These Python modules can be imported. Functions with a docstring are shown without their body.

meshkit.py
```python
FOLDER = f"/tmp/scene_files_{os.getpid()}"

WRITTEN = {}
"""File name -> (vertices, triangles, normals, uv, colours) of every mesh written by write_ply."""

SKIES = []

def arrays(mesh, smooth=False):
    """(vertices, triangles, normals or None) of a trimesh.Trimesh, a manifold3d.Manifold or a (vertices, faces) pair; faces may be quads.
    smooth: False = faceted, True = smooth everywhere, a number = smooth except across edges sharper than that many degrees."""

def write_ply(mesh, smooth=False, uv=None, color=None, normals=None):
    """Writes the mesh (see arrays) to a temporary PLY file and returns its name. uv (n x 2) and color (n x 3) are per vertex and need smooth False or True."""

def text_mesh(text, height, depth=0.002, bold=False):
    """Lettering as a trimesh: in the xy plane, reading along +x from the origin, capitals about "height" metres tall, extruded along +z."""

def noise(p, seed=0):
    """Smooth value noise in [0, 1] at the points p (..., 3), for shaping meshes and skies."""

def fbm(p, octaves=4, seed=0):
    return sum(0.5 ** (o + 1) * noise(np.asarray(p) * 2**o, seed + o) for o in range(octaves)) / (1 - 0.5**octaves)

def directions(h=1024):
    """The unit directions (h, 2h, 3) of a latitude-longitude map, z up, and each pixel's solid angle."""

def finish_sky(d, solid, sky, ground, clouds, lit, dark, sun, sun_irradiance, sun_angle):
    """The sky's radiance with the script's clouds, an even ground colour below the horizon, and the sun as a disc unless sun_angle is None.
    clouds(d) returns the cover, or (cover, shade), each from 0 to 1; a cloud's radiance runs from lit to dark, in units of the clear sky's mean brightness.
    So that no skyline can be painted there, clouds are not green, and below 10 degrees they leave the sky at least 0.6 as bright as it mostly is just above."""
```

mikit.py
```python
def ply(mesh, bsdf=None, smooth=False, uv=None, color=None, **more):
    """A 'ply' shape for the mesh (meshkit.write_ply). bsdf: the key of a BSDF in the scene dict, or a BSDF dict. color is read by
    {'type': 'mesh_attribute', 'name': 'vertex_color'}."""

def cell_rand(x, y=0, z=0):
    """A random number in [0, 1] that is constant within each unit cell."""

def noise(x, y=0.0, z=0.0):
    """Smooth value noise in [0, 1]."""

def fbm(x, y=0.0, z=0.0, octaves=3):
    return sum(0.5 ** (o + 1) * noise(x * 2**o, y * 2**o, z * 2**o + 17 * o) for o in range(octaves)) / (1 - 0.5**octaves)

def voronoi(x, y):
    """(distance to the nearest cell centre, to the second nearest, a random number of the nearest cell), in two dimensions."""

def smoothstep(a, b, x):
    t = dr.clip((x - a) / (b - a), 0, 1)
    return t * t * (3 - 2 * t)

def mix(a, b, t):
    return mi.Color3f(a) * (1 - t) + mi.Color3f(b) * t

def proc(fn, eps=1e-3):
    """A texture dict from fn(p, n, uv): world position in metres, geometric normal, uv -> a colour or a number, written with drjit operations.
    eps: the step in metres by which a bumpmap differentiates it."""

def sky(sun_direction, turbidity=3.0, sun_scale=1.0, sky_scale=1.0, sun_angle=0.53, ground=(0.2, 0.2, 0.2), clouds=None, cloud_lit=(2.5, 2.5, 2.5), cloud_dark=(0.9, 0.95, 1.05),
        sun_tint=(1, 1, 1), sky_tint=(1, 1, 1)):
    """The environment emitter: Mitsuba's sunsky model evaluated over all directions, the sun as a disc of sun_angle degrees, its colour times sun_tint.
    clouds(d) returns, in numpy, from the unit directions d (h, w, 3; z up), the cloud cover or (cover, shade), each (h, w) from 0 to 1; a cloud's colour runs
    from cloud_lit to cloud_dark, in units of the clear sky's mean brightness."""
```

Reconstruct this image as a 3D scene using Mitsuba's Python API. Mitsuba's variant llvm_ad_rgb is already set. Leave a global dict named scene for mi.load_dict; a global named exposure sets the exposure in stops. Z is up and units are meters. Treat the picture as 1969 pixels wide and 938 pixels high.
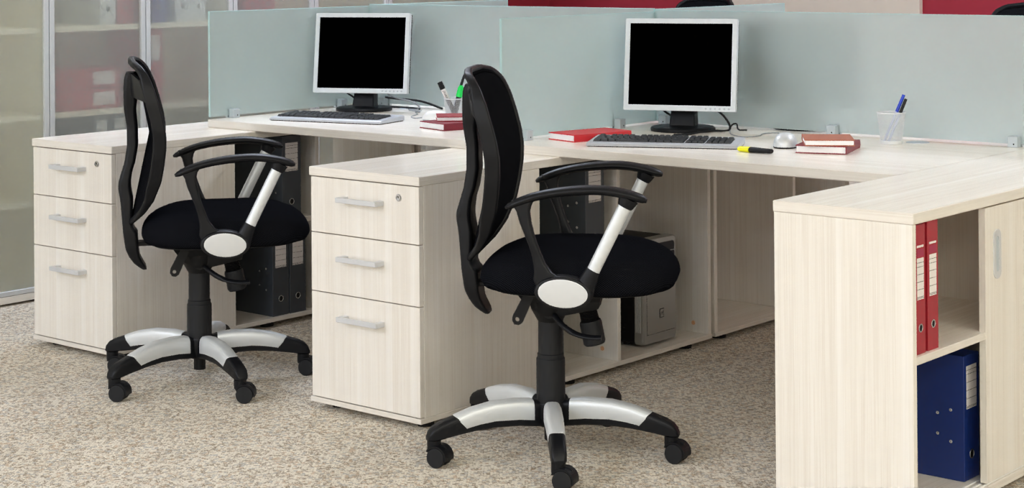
import math, random
import numpy as np, trimesh, drjit as dr, mitsuba as mi, manifold3d as m3
import mikit, meshkit
from mikit import proc, noise, fbm, voronoi, smoothstep, mix, cell_rand
from shapely.geometry import Polygon
random.seed(7); np.random.seed(7)
T = mi.ScalarTransform4f
scene = {'type': 'scene'}
labels = {}
# ------------------------------------------------------------------ camera, light, exposure
FPX = 3427.59
CAM = np.array([5.254847, -3.633539, 1.330519])
FWD = np.array([-0.64570694, 0.76358142, 0.00244037])
UPV = np.array([0.00731585, 0.00299064, 0.99996877])
scene['camera'] = dict(type='perspective', fov=math.degrees(2 * math.atan(984.5 / FPX)), fov_axis='x', near_clip=0.05, far_clip=100.0,
                       principal_point_offset_y=0.593136, to_world=T().look_at(origin=CAM.tolist(), target=(CAM + FWD).tolist(), up=UPV.tolist()))
exposure = 0.0
LAMP = 18.0                      # radiance of the ceiling panels
WINDOW_SKY = 1.0
CEIL_Z = 2.85
FL = 0.008                      # top of the carpet
ROOM = dict(x0=-1.12, x1=7.6, y0=-8.6, y1=4.23)
PANELS = [(-0.45, -4.8), (1.1, -4.2), (1.1, -6.4), (2.6, -6.4), (4.9, -6.4), (6.7, -6.4), (6.7, -4.6), (6.7, -2.7), (6.7, -1.0), (4.9, -8.0), (2.4, -8.0), (-0.15, 1.6), (3.0, 2.95)]

# ------------------------------------------------------------------ materials
def rgb(r, g, b): return {'type': 'rgb', 'value': [r, g, b]}
def srgb(r, g, b):
    f = lambda c: c / 12.92 if c <= 0.04045 else ((c + 0.055) / 1.055) ** 2.4
    return rgb(f(r / 255), f(g / 255), f(b / 255))
def mat(key, color, rough=0.5, metal=0.0, two=True, **k):
    b = dict(type='principled', base_color=color, roughness=rough, metallic=metal, **k)
    scene[key] = dict(type='twosided', bsdf=b) if two else b

def wood_fn(axis):
    def fn(p, n, uv):
        x, y, z = p.x, p.y, p.z
        if axis == 'z': c, a = x + y * 0.97, z
        else:
            c, a = (y, x) if axis == 'x' else (x, y)
            ex, ey = dr.abs(n.x) > 0.7, dr.abs(n.y) > 0.7          # edge banding: the grain runs along the edge
            c = dr.select(ex | ey, z, c); a = dr.select(ex, y, dr.select(ey, x, a))
        fine = fbm(c * 640.0, a * 7.0, 3.0, octaves=2)
        mid = noise(c * 120.0, a * 1.8, 7.0)
        wide = noise(c * 17.0, a * 0.35, 11.0)
        light = smoothstep(0.74, 0.86, noise(c * 42.0 + 9.0, a * 0.4, 2.0))
        t = 0.55 * fine + 0.25 * mid + 0.20 * wide
        col = mix((0.72, 0.675, 0.605), (0.795, 0.762, 0.70), smoothstep(0.18, 0.70, t))
        return mix(col, (0.855, 0.84, 0.80), light * 0.35)
    return fn
for ax in 'xyz':
    mat('wood_' + ax, proc(wood_fn(ax)), 0.22 if ax != 'z' else 0.4, specular=0.3)

def carpet_uv(p):
    ca, sa = math.cos(math.radians(62)), math.sin(math.radians(62))
    wob = (noise(p.x * 23.0, p.y * 23.0) - 0.5) * 0.008 + (noise(p.x * 90.0, p.y * 90.0, 5.0) - 0.5) * 0.003
    return p.x * ca + p.y * sa + wob, -p.x * sa + p.y * ca + wob
def carpet_loop(p):
    u, v = carpet_uv(p)
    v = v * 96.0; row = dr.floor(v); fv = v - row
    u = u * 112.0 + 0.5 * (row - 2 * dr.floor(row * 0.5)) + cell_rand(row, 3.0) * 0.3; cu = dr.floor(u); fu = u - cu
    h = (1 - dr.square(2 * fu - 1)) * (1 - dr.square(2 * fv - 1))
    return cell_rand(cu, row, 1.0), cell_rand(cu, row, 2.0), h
def carpet_col(p, n, uv):
    r, r2, h = carpet_loop(p)
    u, v = carpet_uv(p)
    fleck = noise(u * 420.0, v * 300.0, 2.0)
    big = noise(p.x * 14.0, p.y * 14.0, 3.0)
    t = 0.45 * r + 0.55 * fleck
    col = mix((0.315, 0.255, 0.19), (0.79, 0.73, 0.625), smoothstep(0.15, 0.62, t))
    col = mix(col, (0.46, 0.45, 0.42), smoothstep(0.86, 0.90, r2) * 0.7)
    col = mix(col, (0.50, 0.36, 0.24), smoothstep(0.10, 0.06, r2) * 0.6)
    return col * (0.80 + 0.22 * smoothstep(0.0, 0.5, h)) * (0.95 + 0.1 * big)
def carpet_h(p, n, uv):
    return dr.sqrt(dr.clip(carpet_loop(p)[2], 0.0, 1.0))
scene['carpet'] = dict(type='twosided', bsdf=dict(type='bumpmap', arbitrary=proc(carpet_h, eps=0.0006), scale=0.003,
                       bsdf=dict(type='diffuse', reflectance=proc(carpet_col))))

def weave_h(p, n, uv):
    return dr.sin(p.x * 1500.0 + p.y * 1100.0) * dr.sin(p.z * 1700.0 + p.y * 500.0) * 0.5 + 0.5
def seat_col(p, n, uv):
    a = dr.sin((p.x * 0.8 + p.y * 0.6) * 900.0) * dr.sin((p.z * 1.0 + (p.y * 0.8 - p.x * 0.6) * 0.55) * 1150.0)
    return mix((0.0035, 0.0037, 0.0048), (0.0115, 0.0122, 0.0155), smoothstep(-0.3, 0.5, a))
scene['seat_fabric'] = dict(type='twosided', bsdf=dict(type='diffuse', reflectance=proc(seat_col)))
def net_col(p, n, uv):
    a = dr.sin(p.z * 2500.0) * 0.6 + dr.sin((p.x * 0.5 + p.y * 0.86) * 1900.0) * 0.4
    return mix((0.003, 0.0032, 0.004), (0.014, 0.0145, 0.017), smoothstep(-0.2, 0.6, a))
scene['net_fabric'] = dict(type='twosided', bsdf=dict(type='diffuse', reflectance=proc(net_col)))

mat('black_plastic', srgb(17, 18, 21), 0.40, specular=0.22)
mat('black_soft', srgb(24, 25, 27), 0.55, specular=0.3)
mat('black_deep', srgb(14, 14, 15), 0.5, specular=0.25)
mat('silver_plastic', srgb(212, 216, 218), 0.38, 0.3)
mat('disc_silver', srgb(203, 205, 206), 0.45, 0.25)
mat('aluminium', srgb(206, 208, 210), 0.42, 0.25)
mat('alu_bright', srgb(208, 212, 214), 0.45, 0.35)
mat('chrome', srgb(200, 200, 200), 0.18, 1.0)
mat('clamp_metal', srgb(190, 199, 204), 0.42, 0.3)
mat('monitor_white', srgb(210, 217, 223), 0.4)
mat('button_grey', srgb(176, 184, 192), 0.4)
mat('keyboard_silver', srgb(188, 192, 198), 0.36, 0.25)
scene['screen_black'] = dict(type='twosided', bsdf=dict(type='diffuse', reflectance=rgb(0.0004, 0.0004, 0.0004)))
mat('key_black', srgb(30, 33, 36), 0.4)
mat('red_cover', srgb(196, 36, 44), 0.42)
mat('maroon_cover', srgb(120, 26, 40), 0.4)
mat('crimson_cover', srgb(140, 24, 38), 0.4)
mat('tan_cover', srgb(162, 92, 68), 0.45)
mat('paper', srgb(238, 238, 240), 0.8)
mat('label_paper', srgb(226, 222, 220), 0.7)
mat('label_line', srgb(60, 60, 62), 0.7)
mat('binder_grey', srgb(56, 62, 68), 0.5)
mat('binder_red', srgb(150, 28, 40), 0.42)
mat('binder_blue', srgb(14, 40, 104), 0.42)
mat('binder_white', srgb(214, 218, 220), 0.5)
mat('white_wire', srgb(222, 225, 228), 0.45)
mat('pen_blue', srgb(24, 60, 190), 0.3)
mat('pen_clear', srgb(190, 200, 225), 0.25)
mat('marker_green', srgb(10, 225, 90), 0.35)
mat('marker_yellow', srgb(242, 240, 20), 0.35)
mat('white_plastic', srgb(236, 238, 238), 0.35)
mat('tower_silver', srgb(150, 150, 146), 0.36, 0.5)
mat('cable_grey', srgb(150, 155, 160), 0.5)
mat('grommet_metal', srgb(196, 204, 212), 0.35, 0.4)
mat('cam_cover', srgb(214, 170, 130), 0.5)
mat('label_red_band', srgb(150, 40, 70), 0.6)
def wall_red_fn(p, n, uv): return mix((0.30, 0.028, 0.045), (0.34, 0.034, 0.052), noise(p.x * 3, p.y * 3, p.z * 3))
mat('wall_red', proc(wall_red_fn), 0.8, specular=0.15)
mat('wall_beige', srgb(214, 204, 190), 0.85, specular=0.15)
mat('wall_white', srgb(232, 230, 226), 0.9, specular=0.1)
mat('ceiling_white', srgb(238, 238, 236), 0.9, specular=0.1)
mat('cream_board', srgb(238, 232, 212), 0.6, specular=0.2)
# frosted glass: a sheet that scatters what passes through it
scene['frosted_glass'] = dict(type='principledthin', base_color=rgb(0.84, 0.93, 0.925), roughness=0.40, spec_trans=0.6, diff_trans=0.75, eta=1.45)
scene['cabinet_glass'] = dict(type='principledthin', base_color=rgb(0.945, 0.99, 0.965), roughness=0.105, spec_trans=0.62, diff_trans=0.8, eta=1.45)
scene['glass_edge'] = dict(type='principledthin', base_color=rgb(0.70, 0.90, 0.89), roughness=0.3, spec_trans=0.1, diff_trans=1.0, eta=1.45)
scene['lamp_glow'] = dict(type='diffuse', reflectance=rgb(0.8, 0.8, 0.8))

# ------------------------------------------------------------------ mesh helpers
def hull(pts): return trimesh.convex.convex_hull(np.asarray(pts, float))
def box(x0, x1, y0, y1, z0, z1, c=0.0012):
    if c <= 0:
        return trimesh.creation.box(bounds=[[x0, y0, z0], [x1, y1, z1]])
    c = min(c, (x1 - x0) / 2.01, (y1 - y0) / 2.01, (z1 - z0) / 2.01)
    P = []
    for sx in (0, 1):
        for sy in (0, 1):
            for sz in (0, 1):
                X, Y, Z = (x0, x1)[sx], (y0, y1)[sy], (z0, z1)[sz]
                ax, ay, az = X + c * (1 - 2 * sx), Y + c * (1 - 2 * sy), Z + c * (1 - 2 * sz)
                P += [(X, ay, az), (ax, Y, az), (ax, ay, Z)]
    return hull(P)
def cat(*ms): return trimesh.util.concatenate([m for m in ms if m is not None])
def cyl(r, p0, p1, n=32, r2=None):
    return tube([p0, p1], [r, r if r2 is None else r2], n)
def loft(rings, caps=True):
    R = [np.asarray(r, float) for r in rings]; n = len(R[0]); V = list(np.vstack(R)); F = []
    for k in range(len(R) - 1):
        for i in range(n):
            a, b, c, d = k * n + i, k * n + (i + 1) % n, (k + 1) * n + (i + 1) % n, (k + 1) * n + i
            F += [(a, b, c), (a, c, d)]
    if caps:
        for k, fl in ((0, True), (len(R) - 1, False)):
            V.append(R[k].mean(0)); ci = len(V) - 1
            for i in range(n):
                t = (ci, k * n + i, k * n + (i + 1) % n)
                F.append(t[::-1] if fl else t)
    m = trimesh.Trimesh(np.array(V), np.array(F), process=False)
    if m.volume < 0: m.invert()
    return m
def tube(path, rad, n=12, ref=None, caps=True):
    """sweep; rad: number, list, or list of (a, b) half sizes: a along the side axis, b along the up axis"""
    P = np.asarray(path, float); k = len(P)
    if np.isscalar(rad): rad = [rad] * k
    tan = np.gradient(P, axis=0); tan /= np.linalg.norm(tan, axis=1, keepdims=True)
    u = np.array(ref if ref is not None else ((0, 0, 1) if abs(tan[0][2]) < 0.9 else (1, 0, 0)), float)
    ang = np.linspace(0, 2 * np.pi, n, endpoint=False); rings = []
    for i in range(k):
        u = u - tan[i] * (u @ tan[i]); u /= np.linalg.norm(u); s = np.cross(tan[i], u)
        a, b = rad[i] if hasattr(rad[i], '__len__') else (rad[i], rad[i])
        rings.append(P[i] + np.outer(np.cos(ang) * a, s) + np.outer(np.sin(ang) * b, u))
    return loft(rings, caps)
def spline(pts, n=24):
    from scipy.interpolate import CubicSpline
    P = np.asarray(pts, float); t = np.r_[0, np.cumsum(np.linalg.norm(np.diff(P, axis=0), axis=1))]
    return CubicSpline(t, P)(np.linspace(0, t[-1], n))
def lathe(profile, n=48):
    pr = np.asarray(profile, float); a = np.linspace(0, 2 * np.pi, n, endpoint=False)
    return loft([np.c_[r * np.cos(a), r * np.sin(a), np.full(n, z)] for r, z in pr])
def extr(poly, h):
    return trimesh.creation.extrude_polygon(poly if isinstance(poly, Polygon) else Polygon(poly), h, engine='earcut')
def tf(m, M): m = m.copy(); m.apply_transform(M); return m
def mv(m, x=0, y=0, z=0): m = m.copy(); m.apply_translation((x, y, z)); return m
def rot(m, deg, axis=(0, 0, 1), at=(0, 0, 0)):
    return tf(m, trimesh.transformations.rotation_matrix(math.radians(deg), axis, at))
def rrect(a, b, r, n=6):
    """rounded rectangle ring, half sizes a, b"""
    r = min(r, a * 0.98, b * 0.98); out = []
    for cx, cy, t0 in ((a - r, b - r, 0), (-a + r, b - r, 90), (-a + r, -b + r, 180), (a - r, -b + r, 270)):
        for t in np.radians(np.linspace(t0, t0 + 90, n)): out.append((cx + r * np.cos(t), cy + r * np.sin(t)))
    return np.array(out)

used = {}
def key(name):
    n = used.get(name, 0); used[name] = n + 1
    return name if n == 0 else f'{name}_{n:03d}'
def thing(name, label, category, group=None, kind=None):
    k = key(name); labels[k] = {'label': label, 'category': category}
    if group: labels[k]['group'] = group
    if kind: labels[k]['kind'] = kind
    return k
def put(parent, name, mesh, material, smooth=30, label=None, **more):
    k = key(parent + '__' + name) if parent else key(name)
    scene[k] = mikit.ply(mesh, material, smooth, **more)
    if label: labels[k] = {'label': label}
    return k
def struct(name, mesh, material, **more):
    k = put(None, name, mesh, material, False, **more); labels[k] = {'kind': 'structure'}
    return k

# ------------------------------------------------------------------ the room
R = ROOM
struct('floor', box(R['x0'] - .1, R['x1'] + .1, R['y0'] - .1, R['y1'] + .1, -0.1, FL, 0), 'carpet')
struct('ceiling', box(R['x0'] - .1, R['x1'] + .1, R['y0'] - .1, R['y1'] + .1, CEIL_Z, CEIL_Z + .1, 0), 'ceiling_white')
struct('wall_left', box(R['x0'] - .1, R['x0'], R['y0'] - .1, R['y1'] + .1, 0, CEIL_Z, 0), 'wall_white')
put('wall_left', 'red_panel', box(R['x0'], R['x0'] + .004, 3.31, R['y1'], 0, CEIL_Z, 0), 'wall_red', False)
struct('wall_back', box(R['x0'], R['x1'], R['y1'], R['y1'] + .1, 0, CEIL_Z, 0), 'wall_white')
for xa, xb in ((R['x0'] + .004, 0.004), (1.205, 3.4)):
    put('wall_back', 'red_panel', box(xa, xb, R['y1'] - .004, R['y1'], 0, CEIL_Z, 0), 'wall_red', False)
put('wall_back', 'beige_panel', box(0.004, 1.205, R['y1'] - .035, R['y1'], 0, CEIL_Z, 0), 'wall_beige', False)
struct('wall_right', box(R['x1'], R['x1'] + .1, R['y0'] - .1, R['y1'] + .1, 0, CEIL_Z, 0), 'wall_white')
struct('wall_front', box(R['x0'], R['x1'], R['y0'] - .1, R['y0'], 0, CEIL_Z, 0), 'wall_white')
for x, y in PANELS:
    hw = 0.6
    k = thing('ceiling_light', 'recessed square ceiling light panel with white frame', 'ceiling light', 'ceiling light panels')
    fr = cat(box(x - hw - .02, x + hw + .02, y - .32, y - .30, CEIL_Z - .02, CEIL_Z - .001), box(x - hw - .02, x + hw + .02, y + .30, y + .32, CEIL_Z - .02, CEIL_Z - .001),
             box(x - hw - .02, x - hw, y - .30, y + .30, CEIL_Z - .02, CEIL_Z - .001), box(x + hw, x + hw + .02, y - .30, y + .30, CEIL_Z - .02, CEIL_Z - .001))
    put(k, 'frame', fr, 'ceiling_white', False)
    q = trimesh.Trimesh([(x - hw, y - .3, CEIL_Z - .012), (x + hw, y - .3, CEIL_Z - .012), (x + hw, y + .3, CEIL_Z - .012), (x - hw, y + .3, CEIL_Z - .012)], [(0, 2, 1), (0, 3, 2)], process=False)
    put(k, 'diffuser', q, 'lamp_glow', False, emitter={'type': 'area', 'radiance': rgb(LAMP * 0.92, LAMP * 1.01, LAMP * 1.21) if x < 5.5 else rgb(LAMP * 0.96, LAMP * 0.95, LAMP * 0.82)})

# ------------------------------------------------------------------ desk units
ZT, ZD = 0.7225, 0.7512
W = 0.4463
Y_MID = 1.4651
DESK_Y0, DESK_Y1 = 0.6271, 1.4622
def desk_unit(x0, label, group, mirror=False, handles=True):
    u = thing('desk_pedestal', label, 'pedestal', group)
    def bx(name, xa, xb, ya, yb, za, zb, m, parent=None, lab=None, c=0.0012):
        if mirror: ya, yb = 2 * Y_MID - yb, 2 * Y_MID - ya
        return put(parent or u, name, box(x0 + xa, x0 + xb, ya, yb, za, zb, c), m, False, lab)
    E = 1.4548
    bx('worktop', 0, W, 0, E, 0.6965, ZT, 'wood_y', c=0.0018)
    bx('bottom_board', 0, W, 0.001, E, 0.030, 0.045, 'wood_y')
    bx('side_panel', W - .0185, W - .0015, 0.0195, 0.5334, 0.045, 0.6965, 'wood_z')
    bx('side_panel', 0.004, 0.021, 0.0195, 0.5334, 0.045, 0.6965, 'wood_z')
    bx('back_panel', 0.004, 0.012, 0.5334, 0.922, 0.045, 0.6965, 'wood_z')
    bx('inner_panel', 0.021, W - .0185, 0.520, 0.5334, 0.045, 0.6965, 'wood_z')
    bx('shelf', 0.012, W - .006, 0.5334, 0.922, 0.372, 0.392, 'wood_y')
    dv = bx('divider', 0.004, W - .003, 0.922, 0.940, 0.045, 0.6965, 'wood_z')
    en = bx('end_panel', 0.004, W - .003, E - .018, E, 0.045, 0.6965, 'wood_z')
    if not mirror:
        for p, y in ((dv, 0.922), (en, E - .018)):
            put(p, 'cam_cover', cyl(0.0075, (x0 + W - .065, y - .0012, .078), (x0 + W - .065, y + .001, .078), 16), 'cam_cover', 30)
    for i, (za, zb) in enumerate(((0.5325, 0.6935), (0.3590, 0.5295), (0.0485, 0.3560))):
        d = bx('drawer', 0.0085, W - .0015, 0.0005, 0.0185, za, zb, 'wood_z', c=0.001)
        if mirror: continue
        hz = (0.638, 0.467, 0.2935)[i]; cx = x0 + 0.2285
        h = cat(box(cx - .082, cx + .079, -.036, -.026, hz - .007, hz + .007, .0008), box(cx - .082, cx - .065, -.027, .001, hz - .007, hz + .007, .0008), box(cx + .065, cx + .079, -.027, .001, hz - .007, hz + .007, .0008))
        put(d, 'handle', h, 'aluminium', False, 'satin metal bar handle')
        if i == 0:
            lk = rot(lathe([(0.0, .0), (.0105, .0), (.0105, .003), (.0085, .0055), (.006, .0055), (.0055, .003), (0, .003)], 24), 90, (1, 0, 0))
            put(d, 'lock', mv(lk, x0 + .368, .0008, .659), 'chrome', 40, 'round chrome lock')
            put(d, 'keyhole', box(x0 + .367, x0 + .369, -.0032, -.002, .6575, .6645, 0), 'black_deep', False)
    for fx in (0.05, W - .05):
        for fy in (0.075, 0.72, 1.36):
            yy = 2 * Y_MID - fy if mirror else fy
            put(u, 'foot', cyl(.024, (x0 + fx, yy, FL), (x0 + fx, yy, .030), 24), 'black_deep', 30, 'black round foot')
    return u
desk_unit(0.0, 'pale wood three-drawer pedestal at the left, by the glass-door cabinets', 'drawer pedestals')
desk_unit(1.3889, 'pale wood three-drawer pedestal in the middle, between the two black chairs', 'drawer pedestals')
desk_unit(0.0, 'pale wood pedestal of the facing workstation beyond the left drawer pedestal', 'facing pedestals', True)
desk_unit(1.3889, 'pale wood open unit of the facing workstation, under the right desk past the computer tower', 'facing pedestals', True)

def desktop(x0, x1, y0, y1, label, grom):
    k = thing('desktop', label, 'desk', 'desktops')
    put(k, 'top_panel', box(x0, x1, y0, y1, ZT + .0002, ZD, .0018), 'wood_x', False)
    if grom:
        put(k, 'cable_grommet', mv(lathe([(0, 0), (.036, 0), (.036, .0012), (.033, .0022), (0, .0022)], 40), grom[0], grom[1], ZD), 'grommet_metal', 30, 'round grey cable outlet cover')
XG1, XG2, XR = 0.1876, 1.5944, 2.9825
desktop(XG1, XG2 - .001, DESK_Y0, DESK_Y1, 'pale wood desktop at the left with a monitor and dark red notebooks on it', (0.452, 1.412))
desktop(XG2 + .001, XR - .0006, DESK_Y0, DESK_Y1, 'pale wood desktop at the right with a bright red book and computer mouse on it', (2.638, 1.405))
desktop(XG1, XG2 - .001, 2 * Y_MID - DESK_Y1, 2 * Y_MID - DESK_Y0, 'pale wood desktop behind the glass screen of the left desk', None)
desktop(XG2 + .001, XR - .0006, 2 * Y_MID - DESK_Y1, 2 * Y_MID - DESK_Y0, 'pale wood desktop behind the glass screen of the right desk', None)

# ------------------------------------------------------------------ side cabinet at the right
CX0, CX1, CY0, CY1 = 2.9825, 3.3513, 0.0074, 1.4622
sc = thing('side_cabinet', 'pale wood low cabinet at the right edge with sliding door and binders inside', 'cabinet')
put(sc, 'worktop', box(CX0, CX1, CY0, CY1, 0.7250, ZD, .0018), 'wood_y', False)
put(sc, 'side_panel', box(CX0 + .003, CX1 - .003, CY0 + .0005, CY0 + .0185, FL, 0.7245, .001), 'wood_z', False)
put(sc, 'side_panel', box(CX0 + .003, CX1 - .003, CY1 - .018, CY1 - .0005, FL, 0.7245, .001), 'wood_z', False)
put(sc, 'back_panel', box(CX0 + .003, CX0 + .012, CY0 + .0185, CY1 - .018, 0.03, 0.7245, 0), 'wood_z', False)
put(sc, 'bottom_board', box(CX0 + .012, CX1 - .002, CY0 + .0185, CY1 - .018, 0.032, 0.0525, .001), 'wood_y', False)
put(sc, 'shelf', box(CX0 + .012, CX1 - .006, CY0 + .0185, 0.735, 0.404, 0.4225, .001), 'wood_y', False)
put(sc, 'middle_panel', box(CX0 + .012, CX1 - .03, 0.735, 0.753, 0.0525, 0.7245, .001), 'wood_z', False)
dr_ = put(sc, 'sliding_door', box(CX1 - .022, CX1 - .0035, 0.380, 1.10, 0.0575, 0.7205, .001), 'wood_z', False)
hx = CX1 - .0035
pl = [(x * .5, y) for x, y in rrect(.042, .062, .02, 8)]
base = extr(Polygon(rrect(.0195, .060, .018, 10)).difference(Polygon(rrect(.0085, .043, .0084, 10))), .003)
Mh = np.eye(4); Mh[:3, :3] = np.array([[0, 0, 1], [1, 0, 0], [0, 1, 0]])
hd = put(dr_, 'recessed_handle', mv(tf(base, Mh), hx, .441, .604), 'aluminium', 30, 'grey metal recessed pull')
cupm = tf(extr(Polygon(rrect(.0095, .044, .0094, 10)), .0012), Mh)
put(dr_, 'handle_cup', mv(cupm, hx + .0002, .441, .604), 'clamp_metal', False)
put(sc, 'rail', cat(box(CX1 - .026, CX1 - .022, CY0 + .02, CY1 - .02, .0525, .055, 0), box(CX1 - .012, CX1 - .009, CY0 + .02, CY1 - .02, .0525, .055, 0), box(CX1 - .042, CX1 - .039, CY0 + .02, CY1 - .02, .0525, .055, 0)), 'white_plastic', False, 'white plastic door rail')

# ------------------------------------------------------------------ frosted glass partitions
ZG0, ZG1 = 0.7595, 1.1425
def glass_panel(label, ax, at, a0, a1, clamps, side, ZG1=1.1425):
    """ax 'y': runs along y at x = at; ax 'x': runs along x at y = at"""
    k = thing('glass_partition', label, 'glass partition', 'frosted desk screens')
    t = .004
    def B(a, b, c, d, z0, z1, ch=0):
        return box(c, d, a, b, z0, z1, ch) if ax == 'y' else box(a, b, c, d, z0, z1, ch)
    put(k, 'pane', B(a0, a1, at - t, at + t, ZG0, ZG1), 'frosted_glass', False)
    e = .0016
    put(k, 'polished_edge', cat(B(a0 - e, a0, at - t - .0002, at + t + .0002, ZG0, ZG1 + e, .0006), B(a1, a1 + e, at - t - .0002, at + t + .0002, ZG0, ZG1 + e, .0006),
                                B(a0, a1, at - t - .0002, at + t + .0002, ZG1, ZG1 + e, .0006)), 'glass_edge', False, 'pale green polished glass rim')
    for c in clamps:
        s = 1 if side > 0 else -1
        body = B(c - .0155, c + .0155, *sorted((at + s * (t + .0002), at + s * .030)), ZD + .0002, ZD + .033, .001)
        back = B(c - .0155, c + .0155, *sorted((at - s * (t + .0002), at - s * .016)), ZD + .0002, ZD + .033, .001)
        cl = put(k, 'clamp', body, 'clamp_metal', False, 'square grey metal clamp')
        put(cl, 'rear_jaw', back, 'clamp_metal', False)
        dot = (at + s * .0302, c + .004, ZD + .010) if ax == 'y' else (c + .004, at + s * .0302, ZD + .010)
        d2 = (dot[0] - s * .001 * (ax == 'y'), dot[1] - s * .001 * (ax == 'x'), dot[2])
        put(cl, 'screw', cyl(.0024, d2, dot, 10), 'black_soft', 30)
YB = 1.4665
glass_panel('frosted glass screen at the left end of the left desk', 'y', XG1 + .003, .634, YB - .006, (0.738, 1.293), 1, 1.145)
glass_panel('frosted glass screen between the two desks, beside the red book', 'y', XG2 + .003, .634, YB - .006, (0.738, 1.233), 1, 1.141)
glass_panel('long frosted glass screen behind the monitor of the left desk', 'x', YB, XG1 + .008, XG2 - .001, (0.28, 1.44), -1, 1.152)
glass_panel('long frosted glass screen behind the right desk, mesh pen cup before it', 'x', YB, XG2 + .006, CX1 + .02, (1.645, 2.312, 2.935), -1, 1.1465)
glass_panel('frosted glass screen of the facing desks, its corner showing above the right monitor', 'y', XG2 + .003, YB + .008, 2.3195, (1.7, 2.2), 1, 1.150)
glass_panel('frosted glass screen of the facing desks, beyond the left monitor', 'y', XG1 + .003, YB + .008, 2.3195, (1.7, 2.2), 1, 1.150)

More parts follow.
